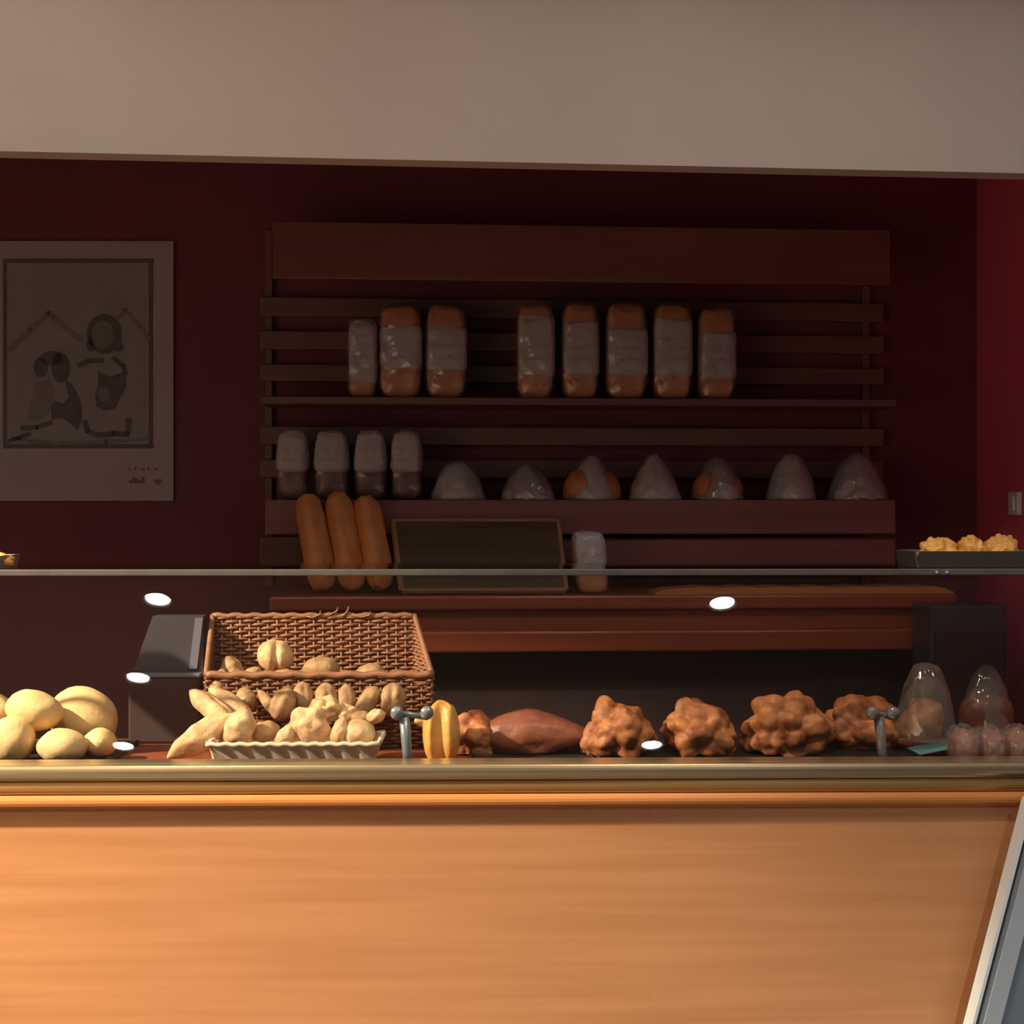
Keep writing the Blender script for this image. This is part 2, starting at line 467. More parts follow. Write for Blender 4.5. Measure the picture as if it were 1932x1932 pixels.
# ------------------------------------------------------------------ back counter
t = thing('back_counter', 'red-brown wooden back counter below the bread shelf', 'counter', W.w(0, 0, 0), W.a)
VC = 0.45
ZC = W.z(1124, VC)
u0, u1 = W.u(508, VC), W.u(1806, VC)
zc2 = W.z(1151, VC)
build('worktop', MB().box(((u0 + u1) / 2, -VC / 2, (ZC + zc2) / 2), (u1 - u0, VC, ZC - zc2), 0.006), M_backwood, t)
wall_board('drawer_board', 512, 1746, 1151, 1191, 0.2, 0.42, M_backwood, t)
wall_board('lower_board', 515, 1764, 1191, 1231, 0.2, 0.465, M_backwood, t, 0.006)
u0, u1 = W.u(530, 0.36), W.u(1740, 0.36)
zl = W.z(1231, 0.465)
build('plinth', MB().box(((u0 + u1) / 2, -0.18, zl / 2), (u1 - u0, 0.36, zl), 0.003), M_plinth, t)

# dark cupboard at the right end of the back counter
VK = 0.62
ua, ub = W.u(1758, VK), W.u(1904, VK)
zk = W.z(1142, VK, 1830)
t = thing('dark_cupboard', 'dark blue-black cupboard between the back counter and lit red side wall', 'cupboard',
          W.w((ua + ub) / 2, 0.545, 0), W.a)
build('body', MB().box((0, 0, zk / 2), (ub - ua, 0.13, zk), 0.006), M_darkbin, t)
build('door', MB().box((0, -0.072, zk / 2 - 0.02), (ub - ua - 0.02, 0.018, zk - 0.1), 0.004), M_plinth, t)

# small white fitting on the side wall
vv = 0.28
zz = W.z(950, vv, 1926)
t = thing('wall_switch', 'small pale switch box on the lit red side wall', 'switch', W.w(uc, vv, zz), W.a)
build('box_body', MB().box((-0.008, 0, 0), (0.014, 0.06, 0.066), 0.003), M_white, t)
build('rocker', MB().box((-0.017, 0, 0), (0.006, 0.025, 0.04), 0.002), M_white, t)

# ------------------------------------------------------------------ bread shapes
def sgnpow(a, e):
    return math.copysign(abs(a) ** e, a)
def superloaf(sx, sy, sz, e=0.55, flat=-0.7, rough=0.03, seed=0.0, fr=4.0):
    def fn(n):
        q = Vector((sgnpow(n.x, e), sgnpow(n.y, e), sgnpow(n.z, e)))
        k = 1 + rough * noise.noise(n * fr + Vector((seed, seed * 1.7, 3)))
        z = max(q.z, flat)
        return Vector((q.x * sx * k, q.y * sy * k, (z - flat) / (1 - flat) * sz * (k if z > 0 else 1)))
    return fn
def round_roll(rx, ry, rz, seed, rough=0.06, flat=-0.75):
    def fn(n):
        k = 1 + rough * noise.noise(n * 1.6 + Vector((seed, 0, 5))) + 0.02 * noise.noise(n * 6 + Vector((seed, 9, 0)))
        z = max(n.z, flat)
        return Vector((n.x * rx * k, n.y * ry * k, z * rz * k))
    return fn
def spindle(L, r, seed, tip=1.5, groove=0.0, bend=0.0, lumps=0.07):
    """roll with pointed ends, long axis x"""
    def fn(n):
        x = n.x
        rad = max(0.04, (1 - abs(x) ** tip)) ** 0.8
        h = math.hypot(n.y, n.z) or 1
        ny, nz = n.y / h, n.z / h
        if h < 1e-4:
            rad = 0
        k = 1 + lumps * noise.noise(Vector((x * 3 + seed, ny * 1.5, nz * 1.5))) * 2
        if groove:
            k -= groove * math.exp(-(ny / 0.28) ** 2) * (1 if nz > 0 else 0) * (1 - abs(x) ** 3)
        return Vector((x * L / 2, ny * r * rad * k, nz * r * rad * k + bend * (1 - x * x)))
    return fn
def star_roll(r, seed, n_lobes=5):
    def fn(n):
        a = math.atan2(n.y, n.x)
        hor = math.hypot(n.x, n.y)
        k = 1 + 0.10 * math.cos(n_lobes * a + seed) * hor - 0.10 * math.exp(-((hor - 0.33) / 0.1) ** 2) * (1 if n.z > 0 else 0)
        k += 0.05 * noise.noise(n * 3 + Vector((seed, 0, 0)))
        return Vector((n.x * r * k, n.y * r * k, n.z * r * 0.82 * k))
    return fn
def lumpy(rx, ry, rz, seed, freq=2.6, amp=0.26, flat=-0.55, big=0.22):
    def fn(n):
        q = n * freq + Vector((seed * 3.1, seed * 1.3, seed * 0.7))
        d = noise.voronoi(q)[0][0]
        k = 1 - amp * 0.35 + amp * (1 - min(d * 1.4, 1.15) ** 2) + 0.05 * noise.noise(n * 7 + Vector((seed, 2, 8))) + big * noise.noise(n * 1.3 + Vector((seed * 5, 1, 2)))
        z = max(n.z, flat)
        return Vector((n.x * rx * k, n.y * ry * k, z * rz * k))
    return fn
def ridged(rx, ry, rz, seed, n_r=3.0):
    """knot of dough with deep upright folds on its face"""
    def fn(n):
        q = Vector((sgnpow(n.x, 0.72), sgnpow(n.y, 0.72), sgnpow(n.z, 0.72)))
        fold = -math.cos(q.x * PI * n_r * 1.15 + 0.35 * math.sin(n.z * 3 + seed))
        g = 1 if n.y < 0.2 else 0.3
        z = max(q.z, -0.85) * rz * (1 + 0.10 * noise.noise(n * 2.1 + Vector((0.5, 1.3, seed))))
        return Vector((q.x * rx * (1.04 - 0.22 * q.z * q.z) * (1 + 0.10 * noise.noise(n * 1.7 + Vector((seed + .3, .7, .2)))),
                       q.y * ry * (1 + 0.20 * fold * g), z))
    return fn
def mound(rx, ry, h, seed, peak=0.45, crumple=0.08):
    """crumpled bag mound gathered to a peak"""
    ex = 0.30 + 0.40 * peak
    def fn(n):
        z = max(n.z, -0.35)
        zz = (z + 0.35) / 1.35
        sh = max(0.0, 1 - zz ** 1.15) ** ex
        hor = math.hypot(n.x, n.y) or 1e-6
        d = Vector((n.x / hor, n.y / hor))
        k = 1 + crumple * (noise.noise(Vector((d.x * 3 + seed, d.y * 3, zz * 4))) + 0.6 * noise.noise(Vector((d.x * 8 + seed, d.y * 8, zz * 9))))
        if n.z < -0.35:
            sh *= hor / math.sqrt(1 - 0.35 ** 2)
        return Vector((d.x * rx * sh * k, d.y * ry * sh * k, zz * h * (1 + 0.05 * noise.noise(n * 5 + Vector((seed, 0, 0))))))
    return fn

# ------------------------------------------------------------------ tall bagged loaves, upper shelf
TALL = [  # px left, px right, py top, label-top, label-bottom, label
    (655, 712, 600, 604, 728, 'short bagged tin loaf, leftmost on the upper shelf'),
    (714, 798, 572, 612, 702, 'wide tall bagged tin loaf, second from left on the upper shelf'),
    (801, 882, 572, 612, 704, 'tall bagged loaf just left of the gap on the upper shelf'),
    (975, 1049, 568, 588, 714, 'tall bagged loaf just right of the gap on the upper shelf'),
    (1060, 1131, 568, 600, 712, 'bagged tin loaf second to the right of the upper shelf gap'),
    (1143, 1224, 570, 612, 712, 'bagged tin loaf, middle of the five right of the gap'),
    (1233, 1309, 570, 592, 712, 'bagged tin loaf, second from the right end of the upper shelf row'),
    (1318, 1390, 575, 618, 716, 'bagged tin loaf with the whitest band, right end of the upper row'),
]
def tall_loaf(px0, px1, pyt, l0, l1, label, i):
    v = 0.145
    u0, z1 = W.uz(px0, pyt, v + 0.04); u1, _ = W.uz(px1, pyt, v + 0.04)
    w, h = (u1 - u0) * 0.5, z1 - SH1
    t = thing('bagged_tin_loaf', label, 'packaged bread', W.w((u0 + u1) / 2, v, SH1 + 0.0005), W.a + random.uniform(-.08, .08), 'tall bagged loaves on the upper shelf')
    build('loaf', MB().blob(superloaf(w * 0.9, 0.050, h * 0.985, 0.38, -1.0, 0.03, i), 4), M_tin, t, True)
    za, zb_ = W.z(l1, v + .05) - SH1, W.z(l0, v + .05) - SH1
    za = max(za, 0.02)
    q = MB().blob(superloaf(w * 0.95, 0.055, zb_ - za, 0.30, -1.0, 0.05, i + 20, 5), 4, Matrix.Translation((0.003, 0, za)))
    build('paper_band', q, M_paper, t, True)
    build('bag', MB().blob(superloaf(w, 0.0615, h, 0.36, -1.0, 0.07, i + 50, 7), 4), M_film, t, True)
for i, a in enumerate(TALL):
    tall_loaf(*a, i)

# ------------------------------------------------------------------ four capped bags, lower shelf left
CAPS = [(520, 584, 810, 'white-capped bag of dark bread, leftmost on the lower shelf'),
        (590, 660, 812, 'white-capped bag of dark bread, second from left on the lower shelf'),
        (667, 732, 812, 'white-capped bag of dark bread, third from left on the lower shelf'),
        (736, 799, 812, 'white-capped bag of dark bread next to the low wrapped rounds')]
for i, (a, b, pyt, label) in enumerate(CAPS):
    v = 0.16
    u0, z1 = W.uz(a, pyt, v + .04); u1, _ = W.uz(b, pyt, v + .04)
    w, h = (u1 - u0) / 2, z1 - SH2
    t = thing('capped_bread_bag', label, 'packaged bread', W.w((u0 + u1) / 2, v, SH2 + 0.0005), W.a + random.uniform(-.06, .06), 'white-capped bags on the lower shelf')
    build('loaf', MB().blob(superloaf(w * 0.82, 0.045, h * 0.6, 0.5, -1.0, 0.04, i + 3), 3), M_darkloaf, t, True)
    zc_ = W.z(895, v + .04) - SH2
    def taper(n, w=w, h=h, zc_=zc_, i=i):
        q = superloaf(w * 0.98, 0.056, h - zc_, 0.42, -1.0, 0.07, i + 31, 5)(n)
        k = 1.02 - 0.24 * (q.z / (h - zc_)) ** 2
        return Vector((q.x * k, q.y * k, q.z))
    build('paper_cap', MB().blob(taper, 4, Matrix.Translation((0, 0, zc_))), M_paper, t, True)
    build('bag', MB().blob(superloaf(w * 0.93, 0.052, zc_ + 0.02, 0.4, -1.0, 0.06, i + 77, 6), 4), M_film, t, True)

# ------------------------------------------------------------------ wrapped round loaves, lower shelf
ROUNDS = [(812, 918, 868, 0.2, 0, 'low squat white-wrapped loaf next to the white-capped bags'),
          (945, 1052, 872, 0.75, 0, 'small greyish wrapped loaf with a lopsided peak, second of the round loaves'),
          (1065, 1178, 856, 0.6, 1, 'wrapped round loaf with orange crust bared on both sides'),
          (1190, 1292, 853, 0.8, 0, 'steeply peaked white wrapped loaf in the middle of the rounds'),
          (1313, 1412, 862, 0.5, 1, 'wrapped round loaf with crust showing on its left side only'),
          (1455, 1550, 853, 0.35, 0, 'tall narrow blunt-topped wrapped loaf, second from the right end'),
          (1572, 1688, 854, 0.55, 0, 'wrapped round loaf with shiny left corner at the lower shelf right end')]
for i, (a, b, pyt, pk, crust, label) in enumerate(ROUNDS):
    v = 0.16
    u0, z1 = W.uz(a, pyt, v + .06); u1, _ = W.uz(b, pyt, v + .06)
    w, h = (u1 - u0) / 2, z1 - SH2
    t = thing('wrapped_round_loaf', label, 'packaged bread', W.w((u0 + u1) / 2, v, SH2 + 0.0005), W.a, 'wrapped round loaves on the lower shelf')
    lw = w * (0.97 if crust else 0.8)
    build('loaf', MB().blob(superloaf(lw, 0.066, h * (0.72 if crust else 0.6), 0.9, -0.35, 0.05, i + 9), 4), M_tin, t, True)
    off = 0.006 if crust else 0.0
    build('paper_wrap', MB().blob(mound(w * (0.82 if crust else 0.97), 0.079, h * 0.97, i * 2.3, pk), 4,
          Matrix.Translation((off if i == 4 else 0, -0.004, 0))), M_paper, t, True)
    build('bag', MB().blob(mound(w * 1.0, 0.084, h * 1.02, i * 2.3 + 0.4, pk * 0.9, 0.12), 4), M_filmmilky if i in (1, 4, 6) else M_film, t, True)

# ------------------------------------------------------------------ things standing on the back counter
def between(A, B):
    d = (B - A)
    return (A + B) / 2, d.to_track_quat('X', 'Z'), d.length
BAG = [((612, 1112), (578, 934), 'orange long loaf leaning on the back shelf, left of the three'),
       ((668, 1112), (634, 930), 'orange long loaf leaning on the back shelf, middle of the three'),
       ((722, 1112), (686, 936), 'orange long loaf next to the dark framed panel, right of three')]
for i, (b, a, label) in enumerate(BAG):
    ub, _ = W.uz(b[0], b[1], 0.37)
    ut, ztp = W.uz(a[0], a[1], 0.295)
    c, q, L = between(W.w(ub, 0.37, ZC + 0.012), W.w(ut, 0.295, ztp))
    def stick(n, L=L, i=i):
        p = superloaf(L / 2, 0.0360, 0.072, 0.7, -1.0, 0.05, i + 4, 3)(Vector((sgnpow(n.x, 0.6), n.y, n.z)))
        return Vector((p.x, p.y, p.z - 0.036))
    o = build('long_loaf', MB().blob(stick, 4), M_tin, None, True, c, q)
    tag(o, label, 'bread', 'orange long loaves on the back counter')

# leaning framed panel
A0 = W.w(W.u(742, 0.40), 0.40, ZC)
z_up = W.z(984, 0.29)
uL, uR = W.u(758, 0.40), W.u(1068, 0.40)
uLt, uRt = W.u(742, 0.29), W.u(1052, 0.29)
t = thing('leaning_board', 'dark olive panel in a light wooden frame leaning on the back counter', 'framed panel', W.w((uL + uR) / 2, 0.40, ZC + 0.001), W.a)
def quad_bar(m, a, b, wd, dp):
    a, b = Vector(a), Vector(b)
    d = (b - a); L = d.length
    q = d.to_track_quat('X', 'Y').to_matrix()
    m.box((a + b) / 2, (L, dp, wd), 0.002, q)
um = (uL + uR) / 2
bl, br = Vector((uL - um, 0, 0.010)), Vector((uR - um, 0, 0.010))
tl, tr = Vector((uLt - um, 0.105, z_up - ZC)), Vector((uRt - um, 0.105, z_up - ZC))
m = MB()
nrm = (br - bl).cross(tl - bl).normalized()
vs = [m.bm.verts.new(p + nrm * k) for k in (0.006, -0.006) for p in (bl, br, tr, tl)]
for f in ((0, 1, 2, 3), (7, 6, 5, 4), (0, 4, 5, 1), (1, 5, 6, 2), (2, 6, 7, 3), (3, 7, 4, 0)):
    m.bm.faces.new([vs[k] for k in f])
build('panel', m, M_olive, t)
m = MB()
for a, b in ((bl, br), (br, tr), (tl, tr), (bl, tl)):
    m.tube([a, a.lerp(b, .5), b], 0.0085, 6)
build('frame', m, M_frame, t)

# small bagged loaf beside it
v = 0.37
u0, z1 = W.uz(1077, 1004, v + .03); u1, _ = W.uz(1136, 1004, v + .03)
t = thing('small_bagged_loaf', 'small white-wrapped loaf with orange base beside the dark framed panel', 'packaged bread', W.w((u0 + u1) / 2 + 0.004, v, ZC + 0.0005), W.a)
w, h = (u1 - u0) / 2, z1 - ZC
def skew(fn, k):
    return lambda n: (lambda p: Vector((p.x + k * (h - p.z), p.y, p.z)))(fn(n))
build('loaf', MB().blob(skew(superloaf(w * 0.98, 0.04, h * 0.9, 0.45, -1, 0.03, 2), 0.10), 4), M_tin, t, True)
build('paper_band', MB().blob(skew(superloaf(w * 1.0, 0.044, h * 0.62, 0.4, -1, 0.05, 5), 0.10), 4, Matrix.Translation((-0.004, 0, h * 0.38))), M_paper, t, True)
build('bag', MB().blob(skew(superloaf(w * 1.05, 0.048, h * 1.01, 0.4, -1, 0.07, 8), 0.10), 4), M_film, t, True)

# long flat board on the counter
v = 0.385
ua, ub = W.u(1236, v + .05), W.u(1800, v + .05)
m = MB()
n_ = 26
pts = []
hh = 0.016
L = ub - ua
for k in range(n_ + 1):
    x = -L / 2 + L * k / n_
    e = min(1, (k / n_) / 0.10, (1 - k / n_) / 0.05)
    pts.append((x, 0.003 + hh * math.sqrt(max(0.02, e)) + 0.0015 * math.sin(k * 1.9)))
m.plate([(L / 2, 0.0)] + [(x, z) for x, z in reversed(pts)] + [(-L / 2, 0.0)], -0.052, 0.06)
tag(build('long_board', m, M_mould, None, False, W.w((ua + ub) / 2, v, ZC + 0.0005), None, W.a),
    'long low pale brown board lying on the right half of the back counter', 'board')

# ------------------------------------------------------------------ the display counter
RZ = C.z(1443, 0.0)                       # rail top
t = counter = thing('display_counter', 'wood-fronted glass bakery display counter with a brass-coloured rail', 'display counter', C.w(0, 0, 0), C.a)
X0, X1 = -1.45, 1.33
zA, zB, zD = C.z(1473, 0), C.z(1499, 0), C.z(1527, 0)
us = C.u(1228, -0.012)
def front(name, xa, xb):
    build(name, MB().box(((xa + xb) / 2, 0.03, (zD + 0.1) / 2 - 0.0), (xb - xa, 0.03, zD - 0.1), 0.0004), M_panel, t)
front('front_panel', X0, us); front('front_panel', us, X1)
# wooden rounded moulding
def half_round(y, zlo, zhi, out, back, n=8):
    pts = [(back, zlo)]
    for k in range(n + 1):
        a = -PI / 2 + PI * k / n
        pts.append((y - out * math.cos(a), (zlo + zhi) / 2 + (zhi - zlo) / 2 * math.sin(a)))
    pts.append((back, zhi))
    return pts
build('rounded_moulding', MB().prism_x(half_round(0.012, zD, zB, 0.012, 0.05), X0, X1), M_mould, t, False)
build('bronze_strip', MB().prism_x(half_round(0.012, zB + .0005, zA, 0.006, 0.05), X0, X1), M_brassdark, t, False)
prof = half_round(0.008, zA + .0005, RZ, 0.008, 0.07, 10)
build('metal_rail', MB().prism_x(prof, X0, X1), M_rail, t, False)
DECK = 0.920
build('deck', MB().box(((X0 + X1) / 2, 0.285, DECK - 0.01), (X1 - X0, 0.43, 0.02), 0.002), M_deck, t)
build('carcass', MB().box(((X0 + X1) / 2, 0.26, DECK / 2 + 0.035), (X1 - X0 - 0.02, 0.40, DECK - 0.12), 0.004), M_plinth, t)
build('kick_board', MB().box(((X0 + X1) / 2, 0.10, 0.05), (X1 - X0 - 0.04, 0.04, 0.1)), M_plinth, t)
# leaning front pane
LEAN = math.radians(17.0)
GY = 0.034                                 # pane foot, behind the rail's front edge
zT = C.z(1084, -0.145)
Lg = (zT - RZ) / math.cos(LEAN)
R = Matrix.Rotation(-LEAN, 3, 'X')
cen = Vector(((X0 + X1) / 2, GY + 0.003, RZ + 0.0005)) + R @ Vector((0, 0, Lg / 2))
build('front_glass', MB().box(cen, (X1 - X0, 0.006, Lg), 0.0, R), M_glass, t)
yT = GY + math.tan(LEAN) * (zT - RZ)
build('top_glass', MB().box(((X0 + X1) / 2, yT + 0.175, zT + 0.0055), (X1 - X0, 0.35, 0.008)), M_glass, t)
build('glass_edge_strip', MB().box(((X0 + X1) / 2, yT - 0.0025, zT + 0.0045), (X1 - X0, 0.007, 0.013), 0.002), M_glassedge, t)
TOPZ = zT + 0.0096
# glass clips at the right
for px in (1767, 1786):
    u_, z_ = C.uz(px, 1080, -yT + 0.006)
    m = MB().lathe([(0.0, 0), (0.004, 0.001), (0.0045, 0.004), (0.0045, 0.007)], 12)
    for vv_ in m.bm.verts:
        vv_.co = Vector((vv_.co.x + u_, yT - 0.0066 - 0.006 + vv_.co.z, z_ + vv_.co.y))
    build('glass_clip', m, M_chrome, t, True)
# glass support posts
def post(pxb, pyb, pxt, pyt, matl, d=0.085, arm=1.0):
    ub_, _ = C.uz(pxb, pyb, -d); ut_, zt_ = C.uz(pxt, pyt, -d)
    A = Vector((ub_, d, DECK)); B = Vector((ut_, d, zt_))
    m = MB(); m.tube([A, A.lerp(B, .4), B], [0.0085, 0.0095, 0.0105], 12)
    m.lathe([(0.014, 0), (0.014, 0.004), (0.009, 0.008)], 16, A)
    p = build('glass_support_post', m, matl, t, True)
    m = MB()
    m.tube([B + Vector((-0.018, 0, 0.006)), B + Vector((0.0, -0.002, 0.006)), B + Vector((0.046 * arm, 0, -0.002))], 0.0058, 10)
    for dx in (-0.014, 0.044 * arm):
        # the round clamp lies against the leaning pane
        cc = B + Vector((dx, 0, 0.008))
        yg = GY + 0.0065 + math.tan(LEAN) * (cc.z - RZ)
        m.tube([cc + Vector((0, 0.008, 0)), cc, Vector((cc.x, yg + 0.004, cc.z))], [0.010, 0.013, 0.0125], 14)
    build('clamp_arm', m, matl, p, True)
post(771, 1438, 763, 1352, M_chrome)
post(1668, 1436, 1658, 1352, M_clear, 0.085, 0.6)

# ------------------------------------------------------------------ trays on the deck
def flat_tray(px0, px1, Y0, Y1, label, h=0.010, mat_=M_black, name='baking_tray'):
    Yc = (Y0 + Y1) / 2
    x0, x1 = (px0 - 966) / F * Yc, (px1 - 966) / F * Yc
    t = thing(name, label, 'tray', (0.5 * (x0 + x1), Yc, DECK + 0.0004), C.a, 'black trays on the counter deck')
    w, d = x1 - x0, Y1 - Y0
    build('base', MB().box((0, 0, 0.002), (w, d, 0.004), 0.001), mat_, t)
    m = MB()
    for c, s_ in (((0, -d / 2 + .003, h / 2 + .002), (w, .006, h)), ((0, d / 2 - .003, h / 2 + .002), (w, .006, h)),
                  ((-w / 2 + .003, 0, h / 2 + .002), (.006, d - .012, h)), ((w / 2 - .003, 0, h / 2 + .002), (.006, d - .012, h))):
        m.box(c, s_, 0.0015)
    build('rim', m, mat_, t)
    return 0.0045
flat_tray(-60, 226, 2.60, 2.90, 'black tray under the pale round rolls on the left')
flat_tray(886, 1112, 2.64, 2.96, 'black tray under the smooth dark brown loaf')
flat_tray(1120, 1712, 2.64, 2.96, 'long black tray under the lumpy glazed loaves on the right')
TZ = DECK + 0.005

# ------------------------------------------------------------------ breads in the case
def tagb(o, label, group, cat='bread'):
    return tag(o, label, cat, group)

# pale rolls, left.   px, py, Y, rx, ry, rz (m), tilt
PALE = [
    (24, 1396, 2.675, 0.044, 0.040, 0.050, 0.0, 'pale round roll front left, under the brightest roll'),
    (117, 1408, 2.670, 0.050, 0.042, 0.036, 0.0, 'pale floury roll low at the front, below the brightest roll'),
    (188, 1402, 2.715, 0.034, 0.036, 0.031, 0.0, 'small pale roll at the front right corner of its tray'),
    (64, 1340, 2.715, 0.058, 0.046, 0.041, 0.25, 'brightest pale roll resting on the others at the left'),
    (158, 1354, 2.800, 0.074, 0.048, 0.064, 0.45, 'large pale roll sloping down to the right at the back'),
    (-10, 1352, 2.765, 0.042, 0.040, 0.048, 0.0, 'pale roll cut off by the left edge of the photo'),
]
for i, (px, py, Y, rx, ry, rz, tl, label) in enumerate(PALE):
    c = P(px, py, Y)
    fl = -0.75
    if i < 3 or i == 5:
        rz = max(rz, 0.02)
        c.z = max(c.z, TZ + rz * 0.75 + 0.0005)
    o = build('round_roll', MB().blob(round_roll(rx, ry, rz, i * 3.7 + 1, flat=fl if tl == 0 else -1), 4), M_pale, None, True, c,
              Quaternion((0, 1, 0), tl))
    tagb(o, label, 'pale round rolls')

# cream woven basket
Yb = 2.66
u_c = (409 + 716) / 2
cx = (562 - 966) / F * Yb
wid_t, wid_b = 0.334, 0.300
t = thing('woven_basket', 'low cream woven basket filled with rolls at the counter front', 'basket', (cx, Yb, DECK + 0.0004), C.a)
zr = C.z(1402, -0.09) - DECK
m = MB()
NR, NC = 9, 220
dep_t, dep_b = 0.135, 0.115
def ring_pt(s_, w, d):
    per = 2 * (w + d); q = (s_ % 1.0) * per
    if q < w: return Vector((-w / 2 + q, -d / 2)), Vector((0, -1))
    q -= w
    if q < d: return Vector((w / 2, -d / 2 + q)), Vector((1, 0))
    q -= d
    if q < w: return Vector((w / 2 - q, d / 2)), Vector((0, 1))
    q -= w
    return Vector((-w / 2, d / 2 - q)), Vector((-1, 0))
for side in (0, 1):
    rows = []
    for r in range(NR):
        f = r / (NR - 1)
        w = wid_b + (wid_t - wid_b) * f; d = dep_b + (dep_t - dep_b) * f
        row = []
        for c_ in range(NC):
            p, n = ring_pt(c_ / NC, w - side * 0.012, d - side * 0.012)
            k = 0.0032 * math.sin(2 * PI * (c_ / NC * 26 + f * 1.1)) * (1 if side == 0 else -1)
            row.append(m.bm.verts.new((p.x + n.x * k, p.y + n.y * k, 0.006 + f * (zr - 0.010))))
        rows.append(row)
    for A, B in zip(rows, rows[1:]):
        for c_ in range(NC):
            m.bm.faces.new((A[c_], A[(c_ + 1) % NC], B[(c_ + 1) % NC], B[c_]))
build('wall_weave', m, M_woven, t, True)
build('base', MB().box((0, 0, 0.003), (wid_b - .004, dep_b - .004, 0.006), 0.001), M_woven, t)
m = MB()
pts = []
for k in range(120):
    p, n = ring_pt(k / 120, wid_t, dep_t)
    pts.append((p.x, p.y, zr - 0.004 + 0.0015 * math.sin(k * 1.7)))
m.tube(pts, 0.0052, 8, True)
build('rim', m, M_woven, t, True)

# rolls: (A px,py,Y) -> (B px,py,Y), radius, tip sharpness, groove
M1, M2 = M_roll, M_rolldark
LONG = [
    ((316, 1430, 2.63), (446, 1348, 2.70), 0.030, 1.9, 0.0, M1, 'long pointed roll hanging over the left end of the cream basket'),
    ((358, 1302, 2.76), (446, 1372, 2.72), 0.0235, 2.6, 0.25, M1, 'yellowish finger roll pointing up at the far left of the pile'),
    ((394, 1299, 2.80), (478, 1358, 2.77), 0.0195, 2.6, 0.0, M1, 'finger roll lying parallel behind the yellowish finger roll'),
    ((436, 1412, 2.655), (466, 1340, 2.67), 0.0305, 3.0, 0.28, M1, 'plump split roll upright at the cream basket left corner'),
    ((520, 1416, 2.63), (556, 1364, 2.655), 0.0165, 2.2, 0.0, M1, 'small slanted roll tip left of the star-shaped roll'),
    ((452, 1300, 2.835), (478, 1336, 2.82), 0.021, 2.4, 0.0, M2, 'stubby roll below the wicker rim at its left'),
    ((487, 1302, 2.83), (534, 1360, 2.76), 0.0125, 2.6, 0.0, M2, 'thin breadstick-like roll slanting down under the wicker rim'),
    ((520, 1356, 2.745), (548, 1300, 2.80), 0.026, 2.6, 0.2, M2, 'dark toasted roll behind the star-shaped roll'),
    ((632, 1412, 2.635), (648, 1352, 2.66), 0.0155, 2.4, 0.0, M1, 'narrow upright roll right of the star-shaped roll'),
    ((690, 1356, 2.70), (728, 1346, 2.70), 0.0145, 2.2, 0.0, M1, 'small roll tip lying at the right end of the pile'),
    ((664, 1352, 2.70), (706, 1366, 2.73), 0.020, 2.4, 0.1, M2, 'brown roll lying over the rounded roll at the pile right'),
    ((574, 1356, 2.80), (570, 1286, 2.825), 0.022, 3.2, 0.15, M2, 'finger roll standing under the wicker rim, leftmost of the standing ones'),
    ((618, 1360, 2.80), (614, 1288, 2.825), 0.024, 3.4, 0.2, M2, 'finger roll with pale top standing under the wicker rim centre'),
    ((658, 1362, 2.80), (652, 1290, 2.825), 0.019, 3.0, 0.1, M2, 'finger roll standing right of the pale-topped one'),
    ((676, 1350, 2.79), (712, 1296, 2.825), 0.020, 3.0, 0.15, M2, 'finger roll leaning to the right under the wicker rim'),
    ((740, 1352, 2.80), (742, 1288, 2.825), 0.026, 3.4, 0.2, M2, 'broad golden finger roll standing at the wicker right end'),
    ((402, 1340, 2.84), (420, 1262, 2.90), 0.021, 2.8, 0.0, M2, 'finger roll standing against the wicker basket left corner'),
    ((782, 1362, 2.70), (826, 1350, 2.73), 0.016, 2.2, 0.0, M1, 'small roll behind the grey metal glass support'),
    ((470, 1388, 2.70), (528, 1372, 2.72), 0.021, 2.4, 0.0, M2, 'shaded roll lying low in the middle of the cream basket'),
]
for i, (a, b, r, tip, gr, mt, label) in enumerate(LONG):
    c, q, L = between(P(*a), P(*b))
    o = build('finger_roll', MB().blob(spindle(L * 1.02, r, i * 2.1, tip, gr), 4), mt, None, True, c, q)
    tagb(o, label, 'rolls piled at the cream basket')
o = build('star_roll', MB().blob(star_roll(0.0435, 1.2), 4), M_roll, None, True, P(582, 1372, 2.672), Quaternion((1, 0, 0), math.radians(62)))
tagb(o, 'fat star-shaped roll with a knob in the middle of the cream basket', 'rolls piled at the cream basket')
o = build('round_roll', MB().blob(round_roll(0.036, 0.034, 0.030, 8.8, 0.1, -1), 4), M_roll, None, True, P(675, 1386, 2.665))
tagb(o, 'smooth rounded roll at the right end of the cream basket', 'rolls piled at the cream basket')
o = build('knotted_roll', MB().blob(lumpy(0.030, 0.026, 0.026, 2.0, 1.9, 0.25, -0.9), 4), M_roll, None, True, P(614, 1338, 2.725))
tagb(o, 'knobbly roll on top of the pile above the star-shaped roll', 'rolls piled at the cream basket')
o = build('knotted_roll', MB().blob(lumpy(0.026, 0.024, 0.022, 5.0, 1.9, 0.25, -0.9), 4), M_roll, None, True, P(652, 1348, 2.735))
tagb(o, 'small knobbly roll right of the topmost one on the pile', 'rolls piled at the cream basket')

